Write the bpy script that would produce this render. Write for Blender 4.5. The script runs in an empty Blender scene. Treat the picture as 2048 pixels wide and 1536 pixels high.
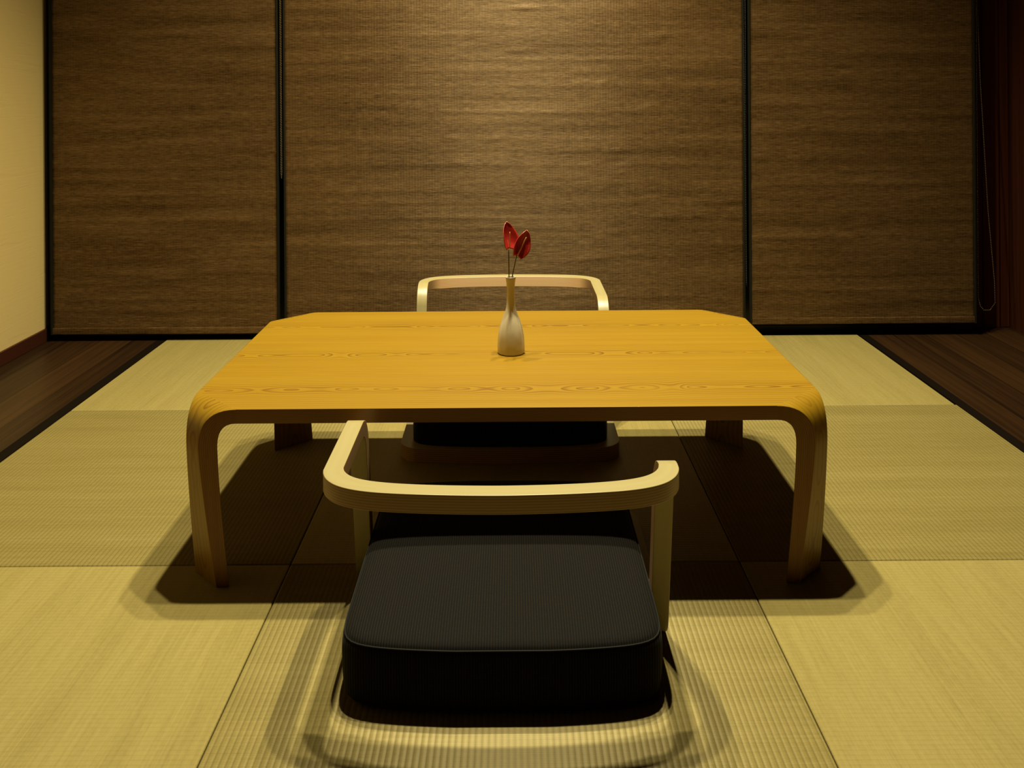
import bpy, bmesh, math, random
from mathutils import Vector, noise

random.seed(7)
PI = math.pi
scene = bpy.context.scene
COL = scene.collection

# ------------------------------------------------------------------ helpers
def new_obj(name, verts, faces, mat=None, parent=None, smooth=False, attrs=None, uv=None, loc=None):
    """one mesh object; attrs: {name: [float per vertex]}; uv: [(u, v) per vertex]"""
    me = bpy.data.meshes.new(name)
    me.from_pydata([tuple(v) for v in verts], [], [tuple(f) for f in faces])
    me.update()
    if attrs:
        for k, vals in attrs.items():
            a = me.attributes.new(k, 'FLOAT', 'POINT')
            a.data.foreach_set('value', [float(x) for x in vals])
    if uv:
        lay = me.uv_layers.new(name='grain')
        for l in me.loops:
            lay.data[l.index].uv = uv[l.vertex_index]
    bm = bmesh.new()
    bm.from_mesh(me)
    bmesh.ops.recalc_face_normals(bm, faces=bm.faces)
    bm.to_mesh(me)
    bm.free()
    if smooth:
        for p in me.polygons:
            p.use_smooth = True
    o = bpy.data.objects.new(name, me)
    COL.objects.link(o)
    if mat:
        me.materials.append(mat)
    if parent:
        o.parent = parent
    if loc:
        o.location = loc
    return o


def empty(name, loc, rz=0.0):
    o = bpy.data.objects.new(name, None)
    o.empty_display_size = 0.05
    o.location = loc
    o.rotation_euler = (0, 0, rz)
    COL.objects.link(o)
    return o


def tag(o, label=None, cat=None, group=None, kind=None):
    if label: o['label'] = label
    if cat: o['category'] = cat
    if group: o['group'] = group
    if kind: o['kind'] = kind
    return o


def bevel(o, w, seg=2, angle=35):
    m = o.modifiers.new('bevel', 'BEVEL')
    m.width = w
    m.segments = seg
    m.limit_method = 'ANGLE'
    m.angle_limit = math.radians(angle)
    for p in o.data.polygons:
        p.use_smooth = True
    n = o.modifiers.new('wn', 'WEIGHTED_NORMAL')
    n.keep_sharp = True
    return o


def boxes(name, bs, mat, parent=None, bev=0.0):
    V, F = [], []
    for (x0, x1, y0, y1, z0, z1) in bs:
        n = len(V)
        V += [(x0, y0, z0), (x1, y0, z0), (x1, y1, z0), (x0, y1, z0),
              (x0, y0, z1), (x1, y0, z1), (x1, y1, z1), (x0, y1, z1)]
        F += [(n, n+3, n+2, n+1), (n+4, n+5, n+6, n+7), (n, n+1, n+5, n+4),
              (n+1, n+2, n+6, n+5), (n+2, n+3, n+7, n+6), (n+3, n, n+4, n+7)]
    o = new_obj(name, V, F, mat, parent)
    if bev:
        bevel(o, bev)
    return o


def tube(name, pts, rads, mat, parent=None, n=10, caps=True):
    V, F = [], []
    pts = [Vector(p) for p in pts]
    up = Vector((0.31, 0.2, 0.93)).normalized()
    for i, p in enumerate(pts):
        t = (pts[min(i+1, len(pts)-1)] - pts[max(i-1, 0)]).normalized()
        a = t.cross(up)
        if a.length < 1e-4:
            a = t.cross(Vector((1, 0, 0)))
        a.normalize()
        b = t.cross(a)
        r = rads[i] if isinstance(rads, (list, tuple)) else rads
        for k in range(n):
            an = 2*PI*k/n
            V.append(p + a*math.cos(an)*r + b*math.sin(an)*r)
    for i in range(len(pts)-1):
        for k in range(n):
            k2 = (k+1) % n
            F.append((i*n+k, i*n+k2, (i+1)*n+k2, (i+1)*n+k))
    if caps:
        F.append(tuple(range(n)))
        F.append(tuple(range((len(pts)-1)*n, len(pts)*n)))
    return new_obj(name, V, F, mat, parent, smooth=True)


# ------------------------------------------------------------------ node helpers
class NT:
    def __init__(s, name):
        s.m = bpy.data.materials.new(name)
        s.m.use_nodes = True
        s.t = s.m.node_tree
        s.t.nodes.clear()
        s.out = s.n('ShaderNodeOutputMaterial')
        s.b = s.n('ShaderNodeBsdfPrincipled')
        s.l(s.b.outputs[0], s.out.inputs[0])
    def n(s, typ, **kw):
        nd = s.t.nodes.new(typ)
        for k, v in kw.items():
            setattr(nd, k, v)
        return nd
    def l(s, a, b):
        s.t.links.new(a, b)
    def put(s, sock, v):
        if hasattr(v, 'is_linked') or hasattr(v, 'links'):
            s.l(v, sock)
        else:
            sock.default_value = v
    def math(s, op, a, b=0.0, c=0.0, clamp=False):
        nd = s.n('ShaderNodeMath', operation=op, use_clamp=clamp)
        s.put(nd.inputs[0], a); s.put(nd.inputs[1], b); s.put(nd.inputs[2], c)
        return nd.outputs[0]
    def obj(s):
        return s.n('ShaderNodeTexCoord').outputs['Object']
    def uvc(s):
        nd = s.n('ShaderNodeUVMap'); nd.uv_map = 'grain'
        return nd.outputs[0]
    def xyz(s, v):
        nd = s.n('ShaderNodeSeparateXYZ'); s.l(v, nd.inputs[0])
        return nd.outputs
    def comb(s, x, y, z=0.0):
        nd = s.n('ShaderNodeCombineXYZ')
        s.put(nd.inputs[0], x); s.put(nd.inputs[1], y); s.put(nd.inputs[2], z)
        return nd.outputs[0]
    def mapv(s, v, scale=(1, 1, 1), loc=(0, 0, 0)):
        nd = s.n('ShaderNodeMapping')
        s.l(v, nd.inputs[0])
        nd.inputs['Scale'].default_value = scale
        nd.inputs['Location'].default_value = loc
        return nd.outputs[0]
    def noise(s, v, scale=1.0, detail=2.0, rough=0.5, dist=0.0):
        nd = s.n('ShaderNodeTexNoise')
        s.l(v, nd.inputs['Vector'])
        nd.inputs['Scale'].default_value = scale
        nd.inputs['Detail'].default_value = detail
        nd.inputs['Roughness'].default_value = rough
        nd.inputs['Distortion'].default_value = dist
        return nd.outputs[0]
    def ramp(s, f, stops, interp='LINEAR'):
        nd = s.n('ShaderNodeValToRGB')
        nd.color_ramp.interpolation = interp
        els = nd.color_ramp.elements
        while len(els) < len(stops):
            els.new(0.5)
        for e, (p, c) in zip(els, stops):
            e.position = p
            e.color = (c[0], c[1], c[2], 1) if not isinstance(c, float) else (c, c, c, 1)
        s.put(nd.inputs[0], f)
        return nd.outputs[0]
    def mix(s, f, a, b, blend='MIX'):
        nd = s.n('ShaderNodeMix', data_type='RGBA', blend_type=blend)
        s.put(nd.inputs[0], f)
        s.put(nd.inputs[6], a if not isinstance(a, tuple) else (*a[:3], 1))
        s.put(nd.inputs[7], b if not isinstance(b, tuple) else (*b[:3], 1))
        return nd.outputs[2]
    def maprange(s, v, a, b, c, d):
        nd = s.n('ShaderNodeMapRange')
        s.put(nd.inputs[0], v)
        for i, x in enumerate((a, b, c, d)):
            nd.inputs[i+1].default_value = x
        return nd.outputs[0]
    def bump(s, h, strength=0.5, dist=0.001):
        nd = s.n('ShaderNodeBump')
        nd.inputs['Strength'].default_value = strength
        nd.inputs['Distance'].default_value = dist
        s.l(h, nd.inputs['Height'])
        s.l(nd.outputs[0], s.b.inputs['Normal'])
        return nd.outputs[0]
    def set(s, color=None, rough=None, spec=None, **kw):
        if color is not None:
            s.put(s.b.inputs['Base Color'], (*color[:3], 1) if isinstance(color, tuple) else color)
        if rough is not None:
            s.put(s.b.inputs['Roughness'], rough)
        if spec is not None:
            s.put(s.b.inputs['Specular IOR Level'], spec)
        for k, v in kw.items():
            s.put(s.b.inputs[k.replace('_', ' ')], v)
        return s.m


# ------------------------------------------------------------------ materials
def mat_tatami(name, rush_along_x):
    t = NT(name)
    o = t.xyz(t.obj())
    x, y = (o[0], o[1]) if rush_along_x else (o[1], o[0])     # x runs along the rush, ridges repeat along x
    rnd = t.n('ShaderNodeObjectInfo').outputs['Random']
    ph = t.math('MULTIPLY', rnd, 37.0)
    # ridges: spaced 9.5 mm, each bulging over the warp
    rid = t.math('SINE', t.math('MULTIPLY', x, 2*PI/0.0095))
    rid01 = t.math('MULTIPLY_ADD', rid, 0.5, 0.5)
    rid_s = t.math('POWER', rid01, 0.7)
    # single rush strands across
    strand = t.math('MULTIPLY_ADD', t.math('SINE', t.math('MULTIPLY', y, 2*PI/0.0042)), 0.5, 0.5)
    alt = t.math('MULTIPLY', rid_s, t.math('MULTIPLY_ADD', strand, 0.35, 0.65))
    v = t.comb(t.math('ADD', t.math('MULTIPLY', x, 5.0), ph), t.math('MULTIPLY', y, 230.0), 0.0)
    n1 = t.noise(v, 1.0, 3.0, 0.6)
    v2 = t.comb(t.math('ADD', t.math('MULTIPLY', x, 0.8), ph), t.math('MULTIPLY', y, 14.0), 0.0)
    n2 = t.noise(v2, 1.0, 3.0, 0.55)
    blot = t.noise(t.comb(t.math('MULTIPLY', x, 110.0), t.math('MULTIPLY', y, 110.0), ph), 1.0, 2.0, 0.6)
    f = t.math('ADD', t.math('MULTIPLY', n1, 0.45), t.math('ADD', t.math('MULTIPLY', n2, 0.35), t.math('MULTIPLY', blot, 0.2)))
    if rush_along_x:      # grooves run away from the camera; this direction's dimmer shading is put into colour
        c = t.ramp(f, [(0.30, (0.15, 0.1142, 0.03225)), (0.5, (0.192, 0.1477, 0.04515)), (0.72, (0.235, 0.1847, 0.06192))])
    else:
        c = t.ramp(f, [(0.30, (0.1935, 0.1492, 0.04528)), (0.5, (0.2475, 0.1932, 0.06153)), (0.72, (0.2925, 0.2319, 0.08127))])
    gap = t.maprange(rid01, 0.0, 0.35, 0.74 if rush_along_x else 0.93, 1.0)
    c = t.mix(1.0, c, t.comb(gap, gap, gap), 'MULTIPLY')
    t.bump(t.math('ADD', alt, t.math('MULTIPLY', n1, 0.3)), 0.30 if rush_along_x else 0.20, 0.0011)
    tan = (0.0, 1.0, 0.0) if rush_along_x else (1.0, 0.0, 0.0)      # the gloss spreads across the rush
    tv = t.comb(*tan)
    t.set(color=c, rough=0.50, spec=0.50 if rush_along_x else 0.30)
    t.b.inputs['Anisotropic'].default_value = 0.85 if rush_along_x else 0.6
    t.b.inputs['Specular Tint'].default_value = (1.0, 0.84, 0.5, 1)
    t.l(tv, t.b.inputs['Tangent'])
    return t.m


def mat_blind():
    t = NT('woven_rush_shade')
    o = t.xyz(t.obj())
    x, z = o[0], o[2]
    rnd = t.math('MULTIPLY', t.n('ShaderNodeObjectInfo').outputs['Random'], 19.0)
    fib = t.noise(t.comb(t.math('ADD', t.math('MULTIPLY', x, 16.0), rnd), 0.0, t.math('MULTIPLY', z, 520.0)), 1.0, 3.0, 0.65)
    fib2 = t.noise(t.comb(t.math('ADD', t.math('MULTIPLY', x, 45.0), rnd), 3.0, t.math('MULTIPLY', z, 230.0)), 1.0, 3.0, 0.7)
    big = t.noise(t.comb(t.math('ADD', t.math('MULTIPLY', x, 1.6), rnd), 7.0, t.math('MULTIPLY', z, 22.0)), 1.0, 3.0, 0.6)
    f = t.math('ADD', t.math('MULTIPLY', fib, 0.42), t.math('ADD', t.math('MULTIPLY', fib2, 0.33), t.math('MULTIPLY', big, 0.25)))
    c = t.ramp(f, [(0.38, (0.0235, 0.0108, 0.0028)), (0.5, (0.0670, 0.0343, 0.0110)), (0.62, (0.128, 0.0705, 0.0250))])
    thr = t.math('MULTIPLY_ADD', t.math('SINE', t.math('MULTIPLY', x, 2*PI/0.0105)), 0.5, 0.5)
    thr = t.math('POWER', thr, 6.0)
    c = t.mix(t.math('MULTIPLY', thr, 0.28), c, (0.08776, 0.05356, 0.01728))
    t.bump(t.math('ADD', f, t.math('MULTIPLY', thr, 0.12)), 0.75, 0.0016)
    t.b.inputs['Anisotropic'].default_value = 0.9
    t.l(t.comb(0.0, 0.0, 1.0), t.b.inputs['Tangent'])          # gloss spreads up and down, across the horizontal fibres
    t.b.inputs['Specular Tint'].default_value = (1.0, 0.72, 0.40, 1)
    return t.set(color=c, rough=0.46, spec=t.maprange(f, 0.36, 0.64, 0.16, 0.80))


def mat_wood(name, dark, mid, light, rough=0.35, rings=34.0, ply=None, spec=0.5, contrast=1.0, fine=0.35, strip=0.24):
    """u = along the grain (m), v = across (m); 'ply' attribute runs 0..1 through the thickness"""
    t = NT(name)
    u = t.xyz(t.uvc())
    info = 1.7
    U, W = u[0], u[1]
    # flat-sawn veneer: strips of 'strip' metres, each with a row of cathedrals along its middle
    q = t.math('ADD', t.math('DIVIDE', W, strip), 0.585)
    wl = t.math('MULTIPLY', t.math('SUBTRACT', t.math('FRACT', q), 0.5), strip)
    k = t.math('MULTIPLY', t.math('FLOOR', q), 5.3)
    h1 = t.noise(t.comb(t.math('MULTIPLY', U, 6.5), k, 0.0), 1.0, 1.0, 0.5)
    hh = t.math('MULTIPLY', t.math('SUBTRACT', h1, 0.5), 0.14)
    warp = t.noise(t.comb(t.math('MULTIPLY', U, 2.4), t.math('MULTIPLY', W, 9.0), 3.0), 1.0, 2.0, 0.5)
    wl = t.math('ADD', wl, t.math('MULTIPLY', t.math('SUBTRACT', warp, 0.5), 0.020))
    rad = t.math('SQRT', t.math('ADD', t.math('MULTIPLY', wl, wl), t.math('MULTIPLY', hh, hh)))
    r = t.math('MULTIPLY', rad, rings)
    saw = t.math('FRACT', r)
    line = t.ramp(saw, [(0.0, 0.0), (0.45, 0.10), (0.80, 0.75), (0.92, 1.0), (1.0, 0.0)])
    near = t.maprange(t.math('ABSOLUTE', wl), 0.008, 0.05, 1.0, 0.40)
    patch = t.noise(t.comb(t.math('MULTIPLY', U, 3.0), t.math('MULTIPLY', W, 12.0), 9.0), 1.0, 2.0, 0.5)
    patch = t.math('MULTIPLY', near, t.maprange(patch, 0.35, 0.65, 0.45, 1.0))
    fib = t.noise(t.comb(t.math('MULTIPLY', U, 14.0), t.math('MULTIPLY', W, 420.0), 2.0), 1.0, 2.0, 0.6)
    tone = t.noise(t.comb(t.math('ADD', t.math('MULTIPLY', U, 0.9), info), t.math('MULTIPLY', W, 40.0), 5.0), 1.0, 2.0, 0.5)
    base = t.mix(t.maprange(tone, 0.3, 0.7, 0.0, 1.0), mid, light)
    f = t.math('MULTIPLY', t.math('MULTIPLY', line, patch), contrast)
    c = t.mix(f, base, dark)
    c = t.mix(t.math('MULTIPLY', t.maprange(fib, 0.35, 0.75, 0.0, 1.0), fine), c, dark)
    if ply:
        a = t.n('ShaderNodeAttribute'); a.attribute_name = 'ply'
        n, dk, amt = ply
        side = t.math('MULTIPLY', t.maprange(a.outputs['Fac'], 0.01, 0.05, 0.0, 1.0), t.maprange(a.outputs['Fac'], 0.95, 0.99, 1.0, 0.0))
        c = t.mix(t.math('MULTIPLY', side, 0.28), c, tuple(v*1.5 for v in dk))
        s = t.math('SINE', t.math('MULTIPLY', a.outputs['Fac'], PI*n))
        s = t.math('POWER', t.math('ABSOLUTE', s), 1.2)
        c = t.mix(t.math('MULTIPLY', t.math('SUBTRACT', s, 0.0, clamp=True), amt), c, dk)
    t.bump(fib, 0.05, 0.0005)
    return t.set(color=c, rough=rough, spec=spec)


def mat_fabric():
    t = NT('black_ribbed_upholstery')
    o = t.xyz(t.obj())
    x = o[0]
    yz = t.math('ADD', o[1], o[2])
    st = t.math('MULTIPLY_ADD', t.math('SINE', t.math('MULTIPLY', x, 2*PI/0.0042)), 0.5, 0.5)
    dot = t.math('MULTIPLY_ADD', t.math('SINE', t.math('MULTIPLY', yz, 2*PI/0.0036)), 0.5, 0.5)
    n = t.noise(t.comb(t.math('MULTIPLY', x, 300.0), t.math('MULTIPLY', yz, 160.0), 0.0), 1.0, 2.0, 0.6)
    line = t.math('MULTIPLY', t.math('POWER', st, 3.0), t.math('MULTIPLY_ADD', dot, 0.6, 0.4))
    line = t.math('MULTIPLY', line, t.maprange(n, 0.3, 0.7, 0.45, 1.0))
    c = t.mix(line, (0.0016, 0.0014, 0.0011), (0.0185, 0.0125, 0.0050))
    t.bump(t.math('MULTIPLY', st, 1.0), 0.5, 0.0009)
    t.set(color=c, rough=0.8, spec=0.10)
    t.b.inputs['Sheen Weight'].default_value = 0.02
    t.b.inputs['Sheen Roughness'].default_value = 0.4
    return t.m


def mat_planks(name, dark, light, axis, width, rough):
    t = NT(name)
    o = t.xyz(t.obj())
    a, b = (o[0], o[1]) if axis == 'Y' else ((o[1], o[2]) if axis == 'Z' else (o[0], o[2]))
    q = t.math('DIVIDE', a, width)
    idx = t.math('FLOOR', q)
    fr = t.math('FRACT', q)
    wn = t.n('ShaderNodeTexWhiteNoise', noise_dimensions='1D')
    t.l(idx, wn.inputs['W'])
    k = wn.outputs['Value']
    g = t.noise(t.comb(t.math('MULTIPLY', a, 70.0), t.math('ADD', t.math('MULTIPLY', b, 1.6), t.math('MULTIPLY', k, 30.0)), 0.0), 1.0, 4.0, 0.62, 0.6)
    g2 = t.noise(t.comb(t.math('MULTIPLY', a, 14.0), t.math('ADD', t.math('MULTIPLY', b, 1.1), t.math('MULTIPLY', k, 11.0)), 3.0), 1.0, 2.0, 0.5)
    f = t.math('ADD', t.math('MULTIPLY', g, 0.6), t.math('ADD', t.math('MULTIPLY', k, 0.25), t.math('MULTIPLY', g2, 0.3)))
    c = t.ramp(f, [(0.32, dark), (0.85, light)])
    edge = t.math('LESS_THAN', t.math('MINIMUM', fr, t.math('SUBTRACT', 1.0, fr)), 0.012)
    c = t.mix(t.math('MULTIPLY', edge, 0.75), c, (dark[0]*.3, dark[1]*.3, dark[2]*.3))
    t.bump(t.math('SUBTRACT', t.math('MULTIPLY', g, 0.25), edge), 0.35, 0.0012)
    return t.set(color=c, rough=rough, spec=0.15)


def mat_plaster():
    t = NT('cream_combed_plaster')
    o = t.xyz(t.obj())
    n = t.noise(t.comb(0.0, t.math('MULTIPLY', o[1], 4.0), t.math('MULTIPLY', o[2], 95.0)), 1.0, 4.0, 0.6, 0.4)
    n2 = t.noise(t.comb(0.0, t.math('MULTIPLY', o[1], 2.4), t.math('MULTIPLY', o[2], 26.0)), 1.0, 3.0, 0.6, 1.2)
    sc = t.maprange(n2, 0.60, 0.68, 0.0, 1.0)
    h = t.math('SUBTRACT', n, t.math('MULTIPLY', sc, 0.6))
    c = t.mix(t.math('MULTIPLY', sc, 0.06), (0.56, 0.408, 0.150), (0.43, 0.30, 0.11))
    t.bump(h, 0.12, 0.003)
    return t.set(color=c, rough=0.8, spec=0.2)


def mat_plain(name, c, rough=0.5, spec=0.5, metallic=0.0, bumpy=0.0):
    t = NT(name)
    n = t.noise(t.obj(), 60.0, 3.0, 0.6)
    cc = t.mix(n, tuple(v*0.88 for v in c), tuple(min(1.0, v*1.12) for v in c))
    if bumpy:
        t.bump(n, 0.3, bumpy)
    t.set(color=cc, rough=rough, spec=spec)
    t.b.inputs['Metallic'].default_value = metallic
    return t.m


def mat_petal():
    t = NT('red_waxy_spathe')
    u = t.xyz(t.uvc())
    rib = t.math('MULTIPLY_ADD', t.math('SINE', t.math('MULTIPLY', u[1], 700.0)), 0.5, 0.5)
    n = t.noise(t.mapv(t.uvc(), (60, 160, 1)), 1.0, 3.0, 0.6)
    tip = t.maprange(u[0], 0.9, 1.0, 0.0, 0.5)
    c = t.mix(n, (0.27, 0.006872, 0.00516), (0.4, 0.02577, 0.01097))
    c = t.mix(tip, c, (0.45, 0.2062, 0.07095))
    t.bump(t.math('ADD', t.math('MULTIPLY', rib, 0.3), n), 0.4, 0.0006)
    return t.set(color=c, rough=0.32, spec=0.55)


M = {}
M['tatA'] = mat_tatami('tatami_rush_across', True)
M['tatB'] = mat_tatami('tatami_rush_lengthwise', False)
M['blind'] = mat_blind()
M['table'] = mat_wood('amber_ash_veneer', (0.095, 0.032, 0.0012), (0.228, 0.122, 0.0042), (0.250, 0.144, 0.0056), rough=0.40, spec=0.35,
                      rings=95.0, ply=(9, (0.13, 0.03608, 0.00387), 0.75), contrast=0.85, fine=0.12)
M['birch'] = mat_wood('pale_birch_plywood', (0.252, 0.1932, 0.07257), (0.3015, 0.2435, 0.1057), (0.324, 0.2668, 0.119), rough=0.36,
                      rings=60.0, ply=(7, (0.2, 0.07302, 0.02258), 0.75), contrast=0.25, fine=0.12)
M['fabric'] = mat_fabric()
M['piping'] = mat_plain('black_piping', (0.005, 0.0045, 0.003), 0.7, 0.2)
M['floor'] = mat_planks('dark_walnut_boards', (0.0075, 0.0030, 0.0010), (0.042, 0.0185, 0.0055), 'Y', 0.118, 0.42)
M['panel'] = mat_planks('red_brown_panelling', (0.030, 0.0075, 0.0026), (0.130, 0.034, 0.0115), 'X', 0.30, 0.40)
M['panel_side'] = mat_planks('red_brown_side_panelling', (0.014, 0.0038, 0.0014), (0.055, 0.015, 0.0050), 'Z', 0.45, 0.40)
M['skirt'] = mat_plain('dark_red_skirting', (0.040, 0.0095, 0.0032), 0.45, 0.3)
M['edge'] = mat_plain('black_brown_border', (0.0045, 0.0024, 0.0008), 0.8, 0.05)
M['plaster'] = mat_plaster()
M['dark'] = mat_plain('near_black_frame', (0.006, 0.006, 0.005), 0.5)
M['gap'] = mat_plain('dark_window_frame', (0.016, 0.015, 0.010), 0.5)
M['ceil'] = mat_plain('dark_ceiling', (0.045, 0.02577, 0.01161), 0.8)
M['backwall'] = mat_plain('dark_brown_wall', (0.05, 0.02749, 0.0129), 0.8)
M['vase'] = mat_plain('white_glazed_porcelain', (0.60, 0.51, 0.32), 0.25, 0.5)
M['petal'] = mat_petal()
M['spadix'] = mat_plain('yellow_orange_spadix', (0.5, 0.189, 0.03225), 0.5, bumpy=0.001)
M['stem'] = mat_plain('olive_green_stem', (0.06, 0.05326, 0.01032), 0.45)
M['selvedge'] = mat_plain('dark_olive_selvedge', (0.0075, 0.0066, 0.0020), 0.75, 0.15)
M['bead'] = mat_plain('dull_bronze_beads', (0.1, 0.06442, 0.0258), 0.35, metallic=0.6)
M['bead_b'] = mat_plain('black_beads', (0.015, 0.01117, 0.00645), 0.4)

# ------------------------------------------------------------------ layout (metres; camera over x=0, y=0, looking +Y)
H_CEIL = 3.06
XL, XR = -1.742, 1.905          # side walls
Y_NEAR, Y_FAR = -1.6, 3.62
CX = [-1.2895, -0.4392, 0.4408, 1.287]       # tatami columns
RY = [0.938, 1.818, 2.698, 3.466]            # tatami rows

# floor: boards along both sides, recess under the mats
tag(boxes('floor', [(XL, XR, Y_NEAR, Y_FAR, -0.12, -0.05),
                    (XL, CX[0]-0.036, Y_NEAR, Y_FAR, -0.05, -0.001),
                    (CX[3]+0.036, XR, Y_NEAR, Y_FAR, -0.05, -0.001),
                    (CX[0]-0.036, CX[3]+0.036, 3.468, Y_FAR, -0.05, -0.001)], M['floor']), kind='structure')
tag(boxes('trim_1', [(CX[0]-0.0355, CX[0]-0.002, Y_NEAR, 3.4675, -0.05, -0.0005)], M['edge']), kind='structure')
tag(boxes('trim_2', [(CX[3]+0.004, CX[3]+0.0355, Y_NEAR, 3.4675, -0.05, -0.0005)], M['edge']), kind='structure')
# near part of the room floor, outside the picture
tag(boxes('trim_3', [(CX[0]-0.0015, CX[3]+0.0035, Y_NEAR, RY[0]-0.002, -0.05, -0.001)], M['tatB']), kind='structure')

tag(boxes('wall_left', [(XL-0.1, XL, Y_NEAR, 3.478, -0.05, H_CEIL)], M['plaster']), kind='structure')
tag(boxes('baseboard_left', [(XL, XL+0.010, Y_NEAR, 3.474, -0.001, 0.046)], M['skirt'], bev=0.0015), kind='structure')
tag(boxes('trim_4', [(XL-0.1, XL+0.03, 3.479, 3.56, -0.001, H_CEIL)], M['dark'], bev=0.002), kind='structure')
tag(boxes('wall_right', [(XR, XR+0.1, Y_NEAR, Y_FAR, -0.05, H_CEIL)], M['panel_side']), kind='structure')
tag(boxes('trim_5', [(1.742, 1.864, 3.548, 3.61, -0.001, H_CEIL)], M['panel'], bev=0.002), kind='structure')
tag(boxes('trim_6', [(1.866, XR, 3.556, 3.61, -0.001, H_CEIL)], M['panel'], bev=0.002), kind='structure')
tag(boxes('wall_back', [(XL-0.1, XR+0.1, Y_FAR, Y_FAR+0.1, -0.05, H_CEIL)], M['dark']), kind='structure')
tag(boxes('window_1', [(XL+0.03, 1.742, 3.52, 3.56, 2.30, 2.40), (XL+0.03, 1.742, 3.52, 3.56, -0.001, 0.02),
                       (-0.885, -0.825, 3.52, 3.56, 0.02, 2.30), (0.845, 0.905, 3.52, 3.56, 0.02, 2.30),
                       (XL+0.03, 1.742, 3.57, 3.576, 0.0, 2.35)], M['gap']), kind='structure')
tag(boxes('wall_front', [(XL-0.1, XR+0.1, Y_NEAR-0.1, Y_NEAR, -0.05, H_CEIL)], M['backwall']), kind='structure')
tag(boxes('ceiling', [(XL-0.1, XR+0.1, Y_NEAR-0.1, Y_FAR+0.1, H_CEIL, H_CEIL+0.1)], M['ceil']), kind='structure')

# ------------------------------------------------------------------ tatami mats (checkerboard of two rush directions)
LAB = {
 (0, 0): 'straw tatami mat at the front left corner, nearest the camera on the left',
 (0, 1): 'coarsely ribbed straw tatami mat under the black cushion of the near floor chair',
 (0, 2): 'borderless straw tatami mat at the front right corner, nearest the camera on the right',
 (1, 0): 'straw tatami mat beside the left end of the table, in the middle row',
 (1, 1): 'straw tatami mat lying in shadow directly under the low table',
 (1, 2): 'straw tatami mat beside the right end of the table, in the middle row',
 (2, 0): 'straw tatami mat at the far left, running up to the left brown blind',
 (2, 1): 'straw tatami mat mostly hidden behind the table, beneath the far floor chair and middle blind',
 (2, 2): 'straw tatami mat at the far right, running up to the right brown blind',
}
for r in range(3):
    for c in range(3):
        x0, x1 = CX[c]+0.0008, CX[c+1]-0.0008
        y0, y1 = RY[r]+0.0008, RY[r+1]-0.0008
        if (r, c) == (1, 2): x1 += 0.003
        if (r, c) == (2, 2): x1 -= 0.002
        a, b = (x1-x0)/2, (y1-y0)/2
        z = 0.0
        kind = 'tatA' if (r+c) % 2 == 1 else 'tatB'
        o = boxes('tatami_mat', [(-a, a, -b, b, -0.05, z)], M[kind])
        o.location = ((x0+x1)/2, (y0+y1)/2, 0)
        bevel(o, 0.0028, 3)
        tag(o, LAB[(r, c)], 'tatami mat', 'borderless tatami mats on the floor')

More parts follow.
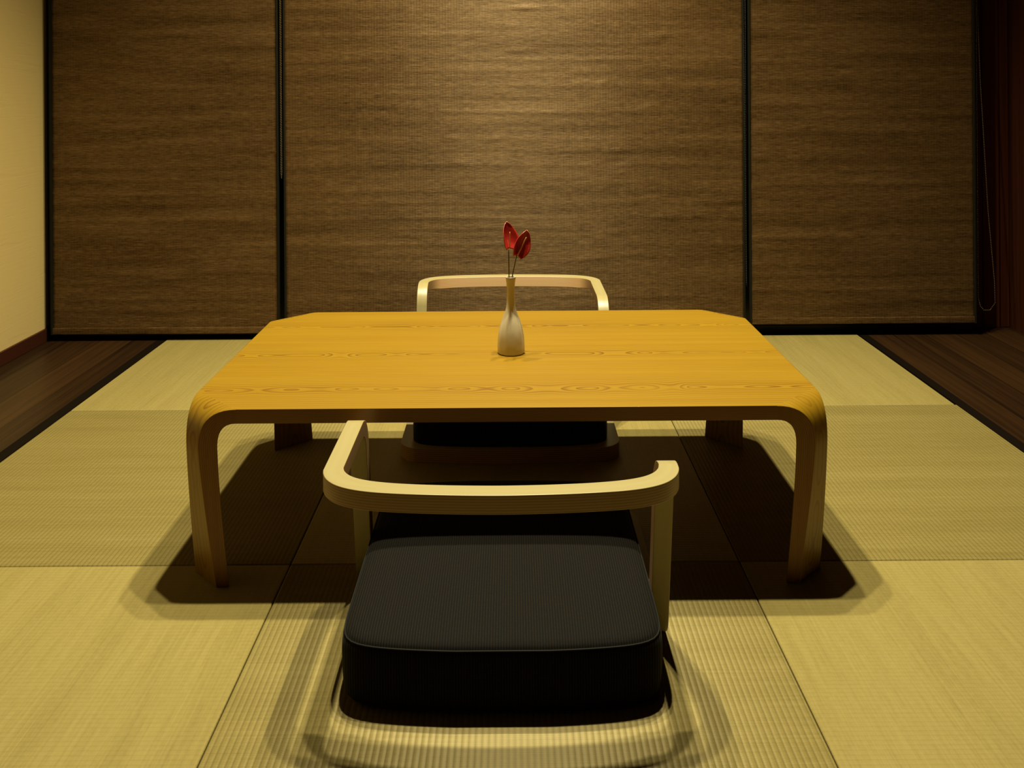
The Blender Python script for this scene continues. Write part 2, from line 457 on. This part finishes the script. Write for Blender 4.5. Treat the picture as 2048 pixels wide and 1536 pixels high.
# ------------------------------------------------------------------ woven blinds
def make_blind(x0, x1, z0, seed, label, chain, hang_y=3.44):
    root = empty('window_blind', ((x0+x1)/2, hang_y, z0))
    tag(root, label, 'blind', 'brown woven blinds along the far wall')
    w = x1-x0
    top = 2.30-z0
    nx = int(w/0.011)
    nz = int(top/0.0065)
    V, F = [], []
    rs = random.Random(seed)
    creases = []                       # local short wrinkles
    for k in range(int(46*w)):
        creases.append((rs.uniform(-w/2, w/2), rs.uniform(0.04, 1.3), rs.uniform(0.03, 0.11), rs.uniform(-0.006, 0.012),
                        rs.uniform(0.0006, 0.0022)*rs.choice((1, 1, -1))))
    pitch = 0.0978
    for j in range(nz+1):
        z = top*j/nz
        for i in range(nx+1):
            x = -w/2 + w*i/nx
            d = 0.0
            # soft creases where the fabric was rolled, one every 98 mm
            q = (z+0.02)/pitch + 0.06*noise.noise((x*2.1+seed*9, z*1.3, 0.5))
            fr = q-math.floor(q)
            amp = 0.45+0.75*noise.noise((x*1.7+seed*5, math.floor(q)*3.7, 2.0))
            amp = max(0.05, amp)
            d += -0.0020*amp*math.exp(-((fr-0.5)/0.07)**2)
            d += 0.0032*amp*(fr-0.5)*(1 if fr > 0.5 else 0.25)
            d += 0.0004*noise.noise((x*2.6+seed, z*17.0, 1.0))
            d += 0.00035*noise.noise((x*9.0+seed, z*70.0, 5.0))
            d += 0.007*noise.noise((x*0.8+seed*3, z*0.9, 8.0))
            if z < 1.4:
                for (cx, cz, cw, tl, am) in creases:
                    dx = (x-cx)/cw
                    if abs(dx) < 1.0:
                        dz = (z-cz-tl*dx)/0.0085
                        if abs(dz) < 2.5:
                            d -= am*(1-dx*dx)**2*math.exp(-dz*dz)
            V.append((x, d, z))
    for j in range(nz):
        for i in range(nx):
            a = j*(nx+1)+i
            F.append((a, a+1, a+nx+2, a+nx+1))
    f = new_obj('fabric', V, F, M['blind'], root, smooth=True)
    s = f.modifiers.new('solid', 'SOLIDIFY'); s.thickness = 0.0012; s.offset = 1.0
    hem = boxes('bottom_hem', [(-w/2, w/2, -0.0035, 0.0075, -0.001, 0.024)], M['blind'], root, bev=0.003)
    for sx in (-1, 1):                 # dark olive selvedge down each side
        e = boxes('edge_binding', [(min(sx*(w/2-0.0040), sx*(w/2+0.0012)), max(sx*(w/2-0.0040), sx*(w/2+0.0012)), -0.0085, 0.0075, 0.0, top)], M['selvedge'], root)
        e['label'] = 'dark olive edge binding'
    if chain:
        pts, mat = chain
        V, F = [], []
        L = 0.0
        # beads every 6 mm along the poly-line
        P = [Vector(p)-Vector(root.location) for p in pts]
        beads = []
        carry = 0.0
        for p, q in zip(P, P[1:]):
            seg = (q-p).length
            d = carry
            while d < seg:
                beads.append(p.lerp(q, d/seg)); d += 0.0064
            carry = d-seg
        for b in beads:
            n = len(V); R = 0.0023
            V.append(b+Vector((0, 0, R)))
            for lat in (0.5, -0.5):
                for k in range(6):
                    an = PI*k/3 + (0.5 if lat < 0 else 0)
                    V.append(b+Vector((math.cos(an)*R*0.88, math.sin(an)*R*0.88, lat*R)))
            V.append(b+Vector((0, 0, -R)))
            for k in range(6):
                k2 = (k+1) % 6
                F += [(n, n+1+k, n+1+k2), (n+1+k, n+7+k, n+1+k2), (n+1+k2, n+7+k, n+7+k2), (n+13, n+7+k2, n+7+k)]
        ch = new_obj('bead_chain', V, F, M[mat], root, smooth=True)
        tube('cord', P, 0.0008, M[mat], ch, n=5)
    return root

make_blind(-1.709, -0.866, 0.026, 1, 'brown woven blind on the left, next to the cream wall',
           ([(-0.8585, 3.436, 2.25), (-0.8560, 3.436, 1.2), (-0.8560, 3.436, 0.62), (-0.8540, 3.437, 0.60), (-0.8520, 3.436, 0.62), (-0.8520, 3.436, 2.25)], 'bead'))
make_blind(-0.843, 0.860, 0.026, 2, 'widest brown woven blind, in the middle behind the table and far floor chair',
           ([(0.8640, 3.434, 2.25), (0.8620, 3.434, 1.2), (0.8660, 3.434, 0.20), (0.8680, 3.437, 0.19), (0.8690, 3.440, 0.21), (0.8690, 3.440, 2.25)], 'bead_b'))
make_blind(0.880, 1.716, 0.046, 3, 'brown woven blind on the right, next to the dark red wood panelling',
           ([(1.727, 3.440, 2.25), (1.727, 3.440, 0.14), (1.735, 3.440, 0.108), (1.748, 3.440, 0.092), (1.772, 3.442, 0.092), (1.792, 3.444, 0.118), (1.790, 3.444, 0.20), (1.768, 3.444, 0.46), (1.742, 3.444, 0.95), (1.732, 3.444, 1.25), (1.730, 3.444, 2.25)], 'bead'))

# ------------------------------------------------------------------ low table
TX, TY = -0.013, 2.102
HW, HD, TH = 0.6100, 0.3730, 0.335
TT = 0.027
table = empty('low_table', (TX, TY, 0))
tag(table, 'low amber wood table with rounded corner legs and clipped corners, on the tatami', 'table')

E0 = 0.0745                    # distance (along the diagonal) from the corner to where the bend starts
cut = E0*math.sqrt(2)
oct_ = [(-HW+cut, -HD), (HW-cut, -HD), (HW, -HD+cut), (HW, HD-cut), (HW-cut, HD), (-HW+cut, HD), (-HW, HD-cut), (-HW, -HD+cut)]
V, F, ply, uv = [], [], [], []
for z, p in ((TH, 1.0), (TH-TT, 0.0)):
    for (x, y) in oct_:
        V.append((x, y, z)); ply.append(p); uv.append((x, y + 0.003))
F.append(tuple(range(8))); F.append(tuple(range(15, 7, -1)))
for k in range(8):
    F.append((k, (k+1) % 8, 8+(k+1) % 8, 8+k))
top = new_obj('tabletop', V, F, M['table'], table, attrs={'ply': ply}, uv=uv)


def edge_bevel(o, w, keep):
    """bevel only the edges picked by keep(v1, v2)"""
    bm = bmesh.new(); bm.from_mesh(o.data)
    lay = bm.edges.layers.float.get('bevel_weight_edge') or bm.edges.layers.float.new('bevel_weight_edge')
    for e in bm.edges:
        e[lay] = 1.0 if keep(e.verts[0].co, e.verts[1].co, e) else 0.0
    bm.to_mesh(o.data); bm.free()
    m = o.modifiers.new('bevel', 'BEVEL'); m.width = w; m.segments = 2; m.limit_method = 'WEIGHT'
    for p in o.data.polygons:
        p.use_smooth = True
    n = o.modifiers.new('wn', 'WEIGHTED_NORMAL'); n.keep_sharp = True

def is_rim(a, b, e):
    if abs(a.z-b.z) > 1e-4: return False
    return abs(a.x-b.x) < 1e-4 or abs(a.y-b.y) < 1e-4
edge_bevel(top, 0.0013, is_rim)

# leg profile in (d, z): d = distance from the corner along the diagonal (bigger = further in)
def profile():
    outer, inner = [], []
    # outer skin: flat -> round bend -> leg leaning inwards to the foot
    n = 12
    A = (E0, TH); C = (0.0200, TH); B = (0.0245, 0.252)
    for i in range(n+1):
        s = i/n
        # conic with weight for a fuller curve
        w = 0.95
        b0, b1, b2 = (1-s)**2, 2*s*(1-s)*w, s*s
        t = b0+b1+b2
        outer.append(((b0*A[0]+b1*C[0]+b2*B[0])/t, (b0*A[1]+b1*C[1]+b2*B[1])/t))
    Ai = (E0, TH-TT); Ci = (0.0470, TH-TT); Bi = (0.0505, 0.252)
    for i in range(n+1):
        s = i/n
        w = 1.05
        b0, b1, b2 = (1-s)**2, 2*s*(1-s)*w, s*s
        t = b0+b1+b2
        inner.append(((b0*Ai[0]+b1*Ci[0]+b2*Bi[0])/t, (b0*Ai[1]+b1*Ci[1]+b2*Bi[1])/t))
    m = 9
    for i in range(1, m+1):
        s = i/m
        z = 0.252*(1-s)
        o = 0.0245 + 0.0255*(s**1.2)
        th = 0.0260 - 0.0075*s
        outer.append((o, z)); inner.append((o+th, z))
    return outer, inner

outer, inner = profile()
R2 = 1/math.sqrt(2)
for (sx, sy) in ((-1, -1), (1, -1), (1, 1), (-1, 1)):
    V, F, ply, uv = [], [], [], []
    corner = Vector((sx*HW, sy*HD, 0))
    din = Vector((-sx*R2, -sy*R2, 0))
    tan = Vector((sx*R2, -sy*R2, 0))
    NS = 8
    def ring(pts, p):
        base = len(V)
        L = 0.0
        prev = None
        for (d, z) in pts:
            if prev: L += math.hypot(d-prev[0], z-prev[1])
            prev = (d, z)
            for k in range(NS+1):
                hw_ = d*(1-0.16*max(0.0, (0.26-z)/0.26))
                s = -hw_ + 2*hw_*k/NS
                V.append(corner + din*d + tan*s + Vector((0, 0, z)))
                ply.append(p)
                # grain keeps running down the leg: along the diagonal
                uv.append((0.3 + L + 0.4*sx + 0.2*sy, s*0.9 - 0.018))
        return base
    n = len(outer)
    bo = ring(outer, 1.0)
    bi = ring(inner, 0.0)
    W = NS+1
    for i in range(n-1):
        for k in range(NS):
            F.append((bo+i*W+k, bo+i*W+k+1, bo+(i+1)*W+k+1, bo+(i+1)*W+k))
            F.append((bi+i*W+k, bi+(i+1)*W+k, bi+(i+1)*W+k+1, bi+i*W+k+1))
        for k in (0, NS):
            F.append((bo+i*W+k, bo+(i+1)*W+k, bi+(i+1)*W+k, bi+i*W+k))
    for k in range(NS):                       # the foot
        F.append((bo+(n-1)*W+k, bo+(n-1)*W+k+1, bi+(n-1)*W+k+1, bi+(n-1)*W+k))
    leg = new_obj('leg', V, F, M['table'], table, attrs={'ply': ply}, uv=uv)
    def keep(a, b, e):
        if len(e.link_faces) != 2: return False
        n1, n2 = e.link_faces[0].normal, e.link_faces[1].normal
        if n1.angle(n2, 0) < 0.6: return False
        # not along the joint with the top nor the foot line
        la = (Vector((a.x, a.y, 0))-corner).dot(din); lb = (Vector((b.x, b.y, 0))-corner).dot(din)
        if abs(la-E0) < 1e-4 and abs(lb-E0) < 1e-4: return False
        return True
    edge_bevel(leg, 0.0013, keep)

# ------------------------------------------------------------------ legless floor chairs (one short arm, one long arm)
SEAT_D = 0.648
def make_chair(loc, rz, label):
    root = empty('floor_chair', loc, rz)
    tag(root, label, 'floor chair', 'legless floor chairs at the low table')

    # --- seat base: plywood plate; wide in front of where the posts run into it
    YR, YL = 0.258, 0.445           # right (short arm) and left (long arm) merge points
    wi, wo = 0.2470, 0.2770
    ol = []
    def corner(cx, cy, r, a0, a1, n=9):
        for i in range(n+1):
            a = math.radians(a0+(a1-a0)*i/n)
            ol.append((cx+r*math.cos(a), cy+r*math.sin(a)))
    # rear edge, bowed outwards: left -> right
    wr = 0.2300                 # the rear of the plate is hidden inside the cushion
    corner(-wr+0.052, 0.085+0.052, 0.052, 180, 258)
    for i in range(1, 16):
        x = -0.155+0.31*i/16
        ol.append((x, 0.075+0.0085*(x/0.185)**2))
    corner(wr-0.052, 0.085+0.052, 0.052, 282, 360)
    ol += [(wr, YR-0.03), (wi, YR), (wo, YR)]
    corner(wo-0.055, SEAT_D-0.014-0.055, 0.055, 0, 78)
    for i in range(1, 16):
        x = 0.20-0.40*i/16
        ol.append((x, SEAT_D-0.0125*(x/0.2)**2))
    corner(-wo+0.055, SEAT_D-0.014-0.055, 0.055, 102, 180)
    ol += [(-wo, YL), (-wi, YL), (-wr, YL-0.03)]
    V, F, ply, uv = [], [], [], []
    n = len(ol)
    for z, p in ((0.0, 0.0), (0.0360, 1.0)):
        for (x, y) in ol:
            V.append((x, y, z)); ply.append(p); uv.append((y, x))
    F.append(tuple(range(n-1, -1, -1))); F.append(tuple(range(n, 2*n)))
    for k in range(n):
        F.append((k, (k+1) % n, n+(k+1) % n, n+k))
    bevel(new_obj('seat_base', V, F, M['birch'], root, attrs={'ply': ply}, uv=uv), 0.0012)

    # --- back rail: flat bent-in-plan plywood, with the two arms of different length
    EN_R, EN_L = 0.112, 0.300
    ZT, ZB = 0.340, 0.3115
    half_o = [(0.0, 0.0030), (0.05, 0.0042), (0.10, 0.0070), (0.15, 0.0118), (0.19, 0.0180), (0.222, 0.0280), (0.246, 0.0420),
              (0.2625, 0.0600), (0.2720, 0.0790), (0.2765, 0.0980)]
    half_i = [(0.0, 0.0370), (0.05, 0.0382), (0.09, 0.0404), (0.13, 0.0440), (0.165, 0.0492), (0.193, 0.0560), (0.215, 0.0650),
              (0.2310, 0.0770), (0.2415, 0.0920), (0.2462, 0.1080)]
    def smooth_curve(pts, per=4):
        P = [Vector((p[0], p[1], 0)) for p in pts]
        P = [Vector((-P[1].x, P[1].y, 0))] + P + [P[-1]+Vector((0.0006, 0.02, 0))]
        out = []
        for i in range(1, len(P)-2):
            for k in range(per):
                t = k/per
                a, b, c, d = P[i-1], P[i], P[i+1], P[i+2]
                v = 0.5*((2*b)+(c-a)*t+(2*a-5*b+4*c-d)*t*t+(3*b-a-3*c+d)*t**3)
                out.append((v.x, v.y))
        out.append((P[-2].x, P[-2].y))
        return out
    so, si = smooth_curve(half_o), smooth_curve(half_i)
    oo = [(-wo, EN_L)] + [(-x, y) for (x, y) in reversed(so)] + so[1:] + [(wo, EN_R)]
    ii = [(-wi, EN_L)] + [(-x, y) for (x, y) in reversed(si)] + si[1:] + [(wi, EN_R)]
    V, F, ply, uv = [], [], [], []
    n = len(oo)
    L = 0.0
    for k in range(n):
        if k: L += math.hypot(oo[k][0]-oo[k-1][0], oo[k][1]-oo[k-1][1])
        for (x, y), vv in ((oo[k], 0.0), (ii[k], 0.034)):
            for z, p in ((ZB, 0.0), (ZT, 1.0)):
                yy = y
                if vv > 0 and p == 0.0:      # the inner face slopes: its lower edge comes forward along the back
                    yy += 0.015*max(0.0, min(1.0, (0.240-abs(x))/0.028))
                V.append((x, yy, z)); ply.append(p); uv.append((L, vv))
    for k in range(n-1):
        a, b = 4*k, 4*k+4          # ob, ot, ib, it
        F += [(a, b, b+1, a+1), (a+1, b+1, b+3, a+3), (a+3, b+3, b+2, a+2), (a+2, b+2, b, a)]
    rail = new_obj('back_rail', V, F, M['birch'], root, attrs={'ply': ply}, uv=uv)
    def keep_r(a, b, e):
        if len(e.link_faces) != 2: return False
        if e.link_faces[0].normal.angle(e.link_faces[1].normal, 0) < 0.6: return False
        for yy in (EN_R, EN_L):
            if abs(a.y-yy) < 1e-5 and abs(b.y-yy) < 1e-5 and a.x*(1 if yy == EN_R else -1) > 0: return False
        return True
    edge_bevel(rail, 0.0012, keep_r)

    # --- arm posts: strip bent down from the arm, leaning forward, bent again into the seat base
    def post(sx, y_end, y_merge):      # sx = +1 right, -1 left
        zc = (ZT+ZB)/2
        th0, th1 = ZT-ZB, 0.0320
        y_top = y_end + 0.0415
        y_bot = y_merge - 0.030
        path = []
        def conic(A, C, B, w, n, skip=False):
            for i in range(1 if skip else 0, n+1):
                s = i/n
                b0, b1, b2 = (1-s)**2, 2*s*(1-s)*w, s*s
                t = b0+b1+b2
                path.append(((b0*A[0]+b1*C[0]+b2*B[0])/t, (b0*A[1]+b1*C[1]+b2*B[1])/t))
        slope = (y_bot-y_top)/(zc-0.0165)
        def at(z): return (y_top+slope*(zc-z), z)
        conic((y_end, zc), at(zc), at(zc-0.046), 0.80, 10)
        for i in range(1, 7):
            path.append(at((zc-0.046)*(1-i/7)+0.040*i/7))
        conic(at(0.040), at(0.0165), (y_merge, 0.0165), 0.8, 9)
        V, F, ply, uv = [], [], [], []
        L = 0.0
        m = len(path)
        for i, (y, z) in enumerate(path):
            if i: L += math.hypot(y-path[i-1][0], z-path[i-1][1])
            a = path[max(i-1, 0)]; b = path[min(i+1, m-1)]
            ty, tz = b[0]-a[0], b[1]-a[1]
            l = math.hypot(ty, tz); ty /= l; tz /= l
            if i == 0: ty, tz = 1.0, 0.0
            if i == m-1: ty, tz = 1.0, 0.0
            ny, nz = -tz, ty                      # outward side (top of arm / front of post)
            th = th0+(th1-th0)*i/(m-1)
            for x in (wi, wo):
                for sgn, p in ((-1, 0.0), (1, 1.0)):
                    V.append((sx*x, y+ny*sgn*th/2, z+nz*sgn*th/2)); ply.append(p); uv.append((L, x))
        for i in range(m-1):
            a, b = 4*i, 4*i+4
            F += [(a, b, b+1, a+1), (a+1, b+1, b+3, a+3), (a+3, b+3, b+2, a+2), (a+2, b+2, b, a)]
        F += [(4*m-4, 4*m-2, 4*m-1, 4*m-3)]
        o = new_obj('arm_post', V, F, M['birch'], root, attrs={'ply': ply}, uv=uv)
        def keep_p(a, b, e):
            if len(e.link_faces) != 2: return False
            if e.link_faces[0].normal.angle(e.link_faces[1].normal, 0) < 0.6: return False
            return abs(a.x-b.x) < 1e-5
        edge_bevel(o, 0.0012, keep_p)
    post(1, EN_R, YR)
    post(-1, EN_L, YL)

    # --- upholstered seat cushion
    hw, y0, y1 = 0.2472, 0.031, 0.626
    NP = 160
    cy = (y0+y1)/2
    dense = []
    for k in range(2400):
        a = 2*PI*(k+0.5)/2400
        ca, sa = math.cos(a), math.sin(a)
        e = 2/10.5
        x = hw*math.copysign(abs(ca)**e, ca)
        y = math.copysign(abs(sa)**e, sa)
        y = cy + (y1-y0)/2*y - math.copysign(0.020*(x/hw)**2, sa)*abs(y)**6
        dense.append((x, y))
    acc = [0.0]
    for p, q in zip(dense, dense[1:]+dense[:1]):
        acc.append(acc[-1]+math.hypot(q[0]-p[0], q[1]-p[1]))
    base_pts = []
    j = 0
    for k in range(NP):
        t = acc[-1]*k/NP
        while acc[j+1] < t: j += 1
        p, q = dense[j], dense[(j+1) % 2400]
        f = (t-acc[j])/max(1e-9, acc[j+1]-acc[j])
        base_pts.append((p[0]+(q[0]-p[0])*f, p[1]+(q[1]-p[1])*f))

    def outline(grow, sq):
        """closed curve; rounded rectangle with bowed ends, grown or shrunk"""
        return [(x*(1+grow/hw), cy+(y-cy)*(1+grow/((y1-y0)/2))) for (x, y) in base_pts]
    rows = [(-0.010, 0.0030, 0), (-0.004, 0.0045, 0), (-0.0005, 0.010, 0), (0.0020, 0.026, 0), (0.0032, 0.048, 0), (0.0034, 0.066, 0), (0.0028, 0.080, 0),
            (0.0014, 0.0895, 0), (-0.0004, 0.0940, 0), (-0.0024, 0.0952, 0), (-0.0034, 0.0975, 0), (-0.0070, 0.1008, 0),
            (-0.015, 0.1040, 0), (-0.028, 0.1066, 0), (-0.048, 0.1088, 0), (-0.078, 0.1105, 0), (-0.115, 0.1115, 0),
            (-0.155, 0.1121, 0), (-0.200, 0.1124, 0)]
    V, F = [], []
    for (g, z, sq) in rows:
        for (x, y) in outline(g, sq):
            V.append((x, y, z))
    nr = len(rows)
    for r in range(nr-1):
        for k in range(NP):
            k2 = (k+1) % NP
            F.append((r*NP+k, r*NP+k2, (r+1)*NP+k2, (r+1)*NP+k))
    V.append((0, cy, 0.1125)); c = len(V)-1
    for k in range(NP):
        F.append(((nr-1)*NP+k, (nr-1)*NP+(k+1) % NP, c))
    F.append(tuple(range(NP-1, -1, -1)))
    cush = new_obj('seat_cushion', V, F, M['fabric'], root, smooth=True)
    cush['label'] = 'thick black ribbed seat cushion'
    # piping along the seam
    pts = outline(-0.0009, 5.6)
    V, F = [], []
    nn = 6
    R = 0.0013
    for k in range(NP):
        p = Vector((*pts[k], 0.0952))
        t = (Vector((*pts[(k+1) % NP], 0))-Vector((*pts[k-1], 0))).normalized()
        a = Vector((t.y, -t.x, 0))
        for j in range(nn):
            an = 2*PI*j/nn
            V.append(p+a*math.cos(an)*R+Vector((0, 0, math.sin(an)*R)))
    for k in range(NP):
        k2 = (k+1) % NP
        for j in range(nn):
            j2 = (j+1) % nn
            F.append((k*nn+j, k*nn+j2, k2*nn+j2, k2*nn+j))
    new_obj('piping', V, F, M['piping'], cush, smooth=True)
    return root

make_chair((-0.020, 1.343, 0), 0.0, 'near legless floor chair with pale wood rail and black cushion, in the foreground')
make_chair((-0.009, 2.937, 0), PI, 'far legless floor chair behind the table, its pale rail standing above the tabletop')

# ------------------------------------------------------------------ vase
VX, VY = -0.0045, 2.085
vase = empty('bud_vase', (VX, VY, TH))
tag(vase, 'slim white porcelain bottle vase standing in the middle of the amber table', 'vase')
prof = [(0.0, 0.0), (0.0270, 0.0), (0.0294, 0.0015), (0.0302, 0.004), (0.0303, 0.012), (0.0301, 0.0206), (0.0296, 0.030), (0.0287, 0.0400),
        (0.0268, 0.0515), (0.0233, 0.065), (0.0190, 0.078), (0.0150, 0.0880), (0.0122, 0.0960), (0.0106, 0.1030), (0.0095, 0.1120),
        (0.0089, 0.124), (0.0087, 0.136), (0.0089, 0.147), (0.0096, 0.157), (0.0107, 0.165), (0.0115, 0.1700), (0.0113, 0.1712), (0.0105, 0.1712),
        (0.0098, 0.1690), (0.0080, 0.158), (0.0066, 0.145), (0.0062, 0.120), (0.0060, 0.100)]
NV = 72
V, F = [], []
for (r, z) in prof[1:]:
    for k in range(NV):
        a = 2*PI*k/NV
        f = 1+0.011*math.cos(10*a+0.4)*min(1.0, r/0.03)
        V.append((r*f*math.cos(a), r*f*math.sin(a), z))
m = len(prof)-1
for i in range(m-1):
    for k in range(NV):
        k2 = (k+1) % NV
        F.append((i*NV+k, i*NV+k2, (i+1)*NV+k2, (i+1)*NV+k))
F.append(tuple(range(NV-1, -1, -1)))
F.append(tuple(range((m-1)*NV, m*NV)))
new_obj('body', V, F, M['vase'], vase, smooth=True)

# ------------------------------------------------------------------ two anthurium flowers
def flower(base, tip, stem_foot, width, face_dir, cup, label, spad, seed):
    """base/tip: ends of the spathe; face_dir: direction its open face looks"""
    base, tip = Vector(base), Vector(tip)
    foot = Vector(stem_foot)
    root = empty('anthurium_flower', foot)
    tag(root, label, 'flower', 'red flowers in the white vase')
    ax = (tip-base)
    Ln = ax.length
    ax.normalize()
    fd = Vector(face_dir)
    fd = (fd-ax*fd.dot(ax)).normalized()
    sd = ax.cross(fd)
    NU, NW = 26, 14
    V, F, uv = [], [], []
    for i in range(NU+1):
        u = i/NU
        # heart / lance outline: lobes behind the stalk, tapering tip
        hw = width/2*(math.sin(PI*min(1.0, (u+0.10)/1.10))**0.62)*(1.0-0.30*u)*1.18
        if u > 0.94: hw = max(0.0003, hw)
        for k in range(NW+1):
            w = -1+2*k/NW
            lobe = -0.07*Ln*(abs(w)**1.6)*max(0.0, 1-u*3.2)
            fold = cup*(abs(w)**1.5)*hw*1.25
            wav = 0.0012*math.sin(u*9+seed+w*3)*abs(w)
            curl = 0.005*(u**2)*math.sin(seed)+0.004*math.sin(PI*u)
            p = base+ax*(Ln*u+lobe)+sd*(hw*w*(1-0.25*cup*abs(w)))+fd*(fold+wav-curl)
            V.append(p-foot); uv.append((u, w*0.02))
    for i in range(NU):
        for k in range(NW):
            a = i*(NW+1)+k
            F.append((a, a+1, a+NW+2, a+NW+1))
    sp = new_obj('spathe', V, F, M['petal'], root, smooth=True, uv=uv)
    s = sp.modifiers.new('solid', 'SOLIDIFY'); s.thickness = 0.0011; s.offset = 0
    sp['label'] = 'red waxy spathe'
    # spadix standing off the spathe
    P, Rr = [], []
    for i in range(15):
        u = i/14
        P.append(base+ax*(Ln*(0.03+spad*u))+fd*(0.0035+0.0045*u)-foot)
        Rr.append(0.0018*(1-0.35*u)*(0.35 if i == 14 else 1.0))
    o = tube('spadix', P, Rr, M['spadix'], root, n=10)
    o['label'] = 'thin orange yellow spadix'
    # stem
    P = []
    for i in range(13):
        u = i/12
        mouth = Vector((VX+(0.0038 if seed > 1 else -0.0036), VY-0.0010, TH+0.1735))
        w1 = (mouth-foot).length/((mouth-foot).length+(base-mouth).length)
        mid = foot.lerp(mouth, u/w1) if u < w1 else mouth.lerp(base, (u-w1)/(1-w1))
        P.append(mid-foot)
    o = tube('stem', P, 0.0013, M['stem'], root, n=8)
    return root

ft1 = Vector((VX-0.0020, VY+0.001, TH+0.105))
ft2 = Vector((VX+0.0015, VY-0.001, TH+0.105))
flower((-0.0087, 2.0890, 0.5689), (-0.0117, 2.0990, 0.6282), ft1, 0.046, (0.62, -0.78, 0.05), 0.50,  # spathe base and tip, in both calls, worked back from image pixels at chosen depths
       'upper red anthurium on an upright stem, on the left in the white vase', 0.58, 0.7)
flower((0.0092, 2.0810, 0.5544), (0.0343, 2.0840, 0.6099), ft2, 0.044, (0.45, -0.88, 0.10), 0.50,
       'lower red anthurium leaning to the right in the white vase', 0.74, 2.2)

# ------------------------------------------------------------------ lamps: four ceiling downlights over the table
LZ = 2.97
for (lx, ly) in ((-0.19, 2.12), (0.23, 2.12), (-0.19, 2.52), (0.23, 2.52)):
    ld = bpy.data.lights.new('ceiling_downlight', 'SPOT')
    ld.energy = 232
    ld.color = (1.0, 0.92, 0.62)
    ld.spot_size = math.radians(110)
    ld.spot_blend = 1.0
    ld.shadow_soft_size = 0.035
    lo = bpy.data.objects.new('ceiling_downlight', ld)
    lo.location = (lx, ly, LZ)
    COL.objects.link(lo)

w = bpy.data.worlds.new('night')
w.use_nodes = True
w.node_tree.nodes['Background'].inputs[0].default_value = (0.02, 0.015, 0.008, 1)
w.node_tree.nodes['Background'].inputs[1].default_value = 0.2
scene.world = w

# ------------------------------------------------------------------ camera: level, lens shifted down
cd = bpy.data.cameras.new('camera')
cd.sensor_fit = 'HORIZONTAL'
cd.sensor_width = 36.0
cd.lens = 1854.7/2048*36.0
cd.shift_y = -(768-173.65)/2048
cd.clip_start = 0.05
cam = bpy.data.objects.new('camera', cd)
cam.location = (0, 0, 0.933)
cam.rotation_euler = (math.radians(90), 0.0068, -0.0007)
COL.objects.link(cam)
scene.camera = cam

vs = scene.view_settings
scene.display_settings.display_device = 'sRGB'
vs.view_transform = 'Standard'
vs.look = 'None'
vs.gamma = 1.0
vs.use_curve_mapping = False
vs.exposure = 0.0
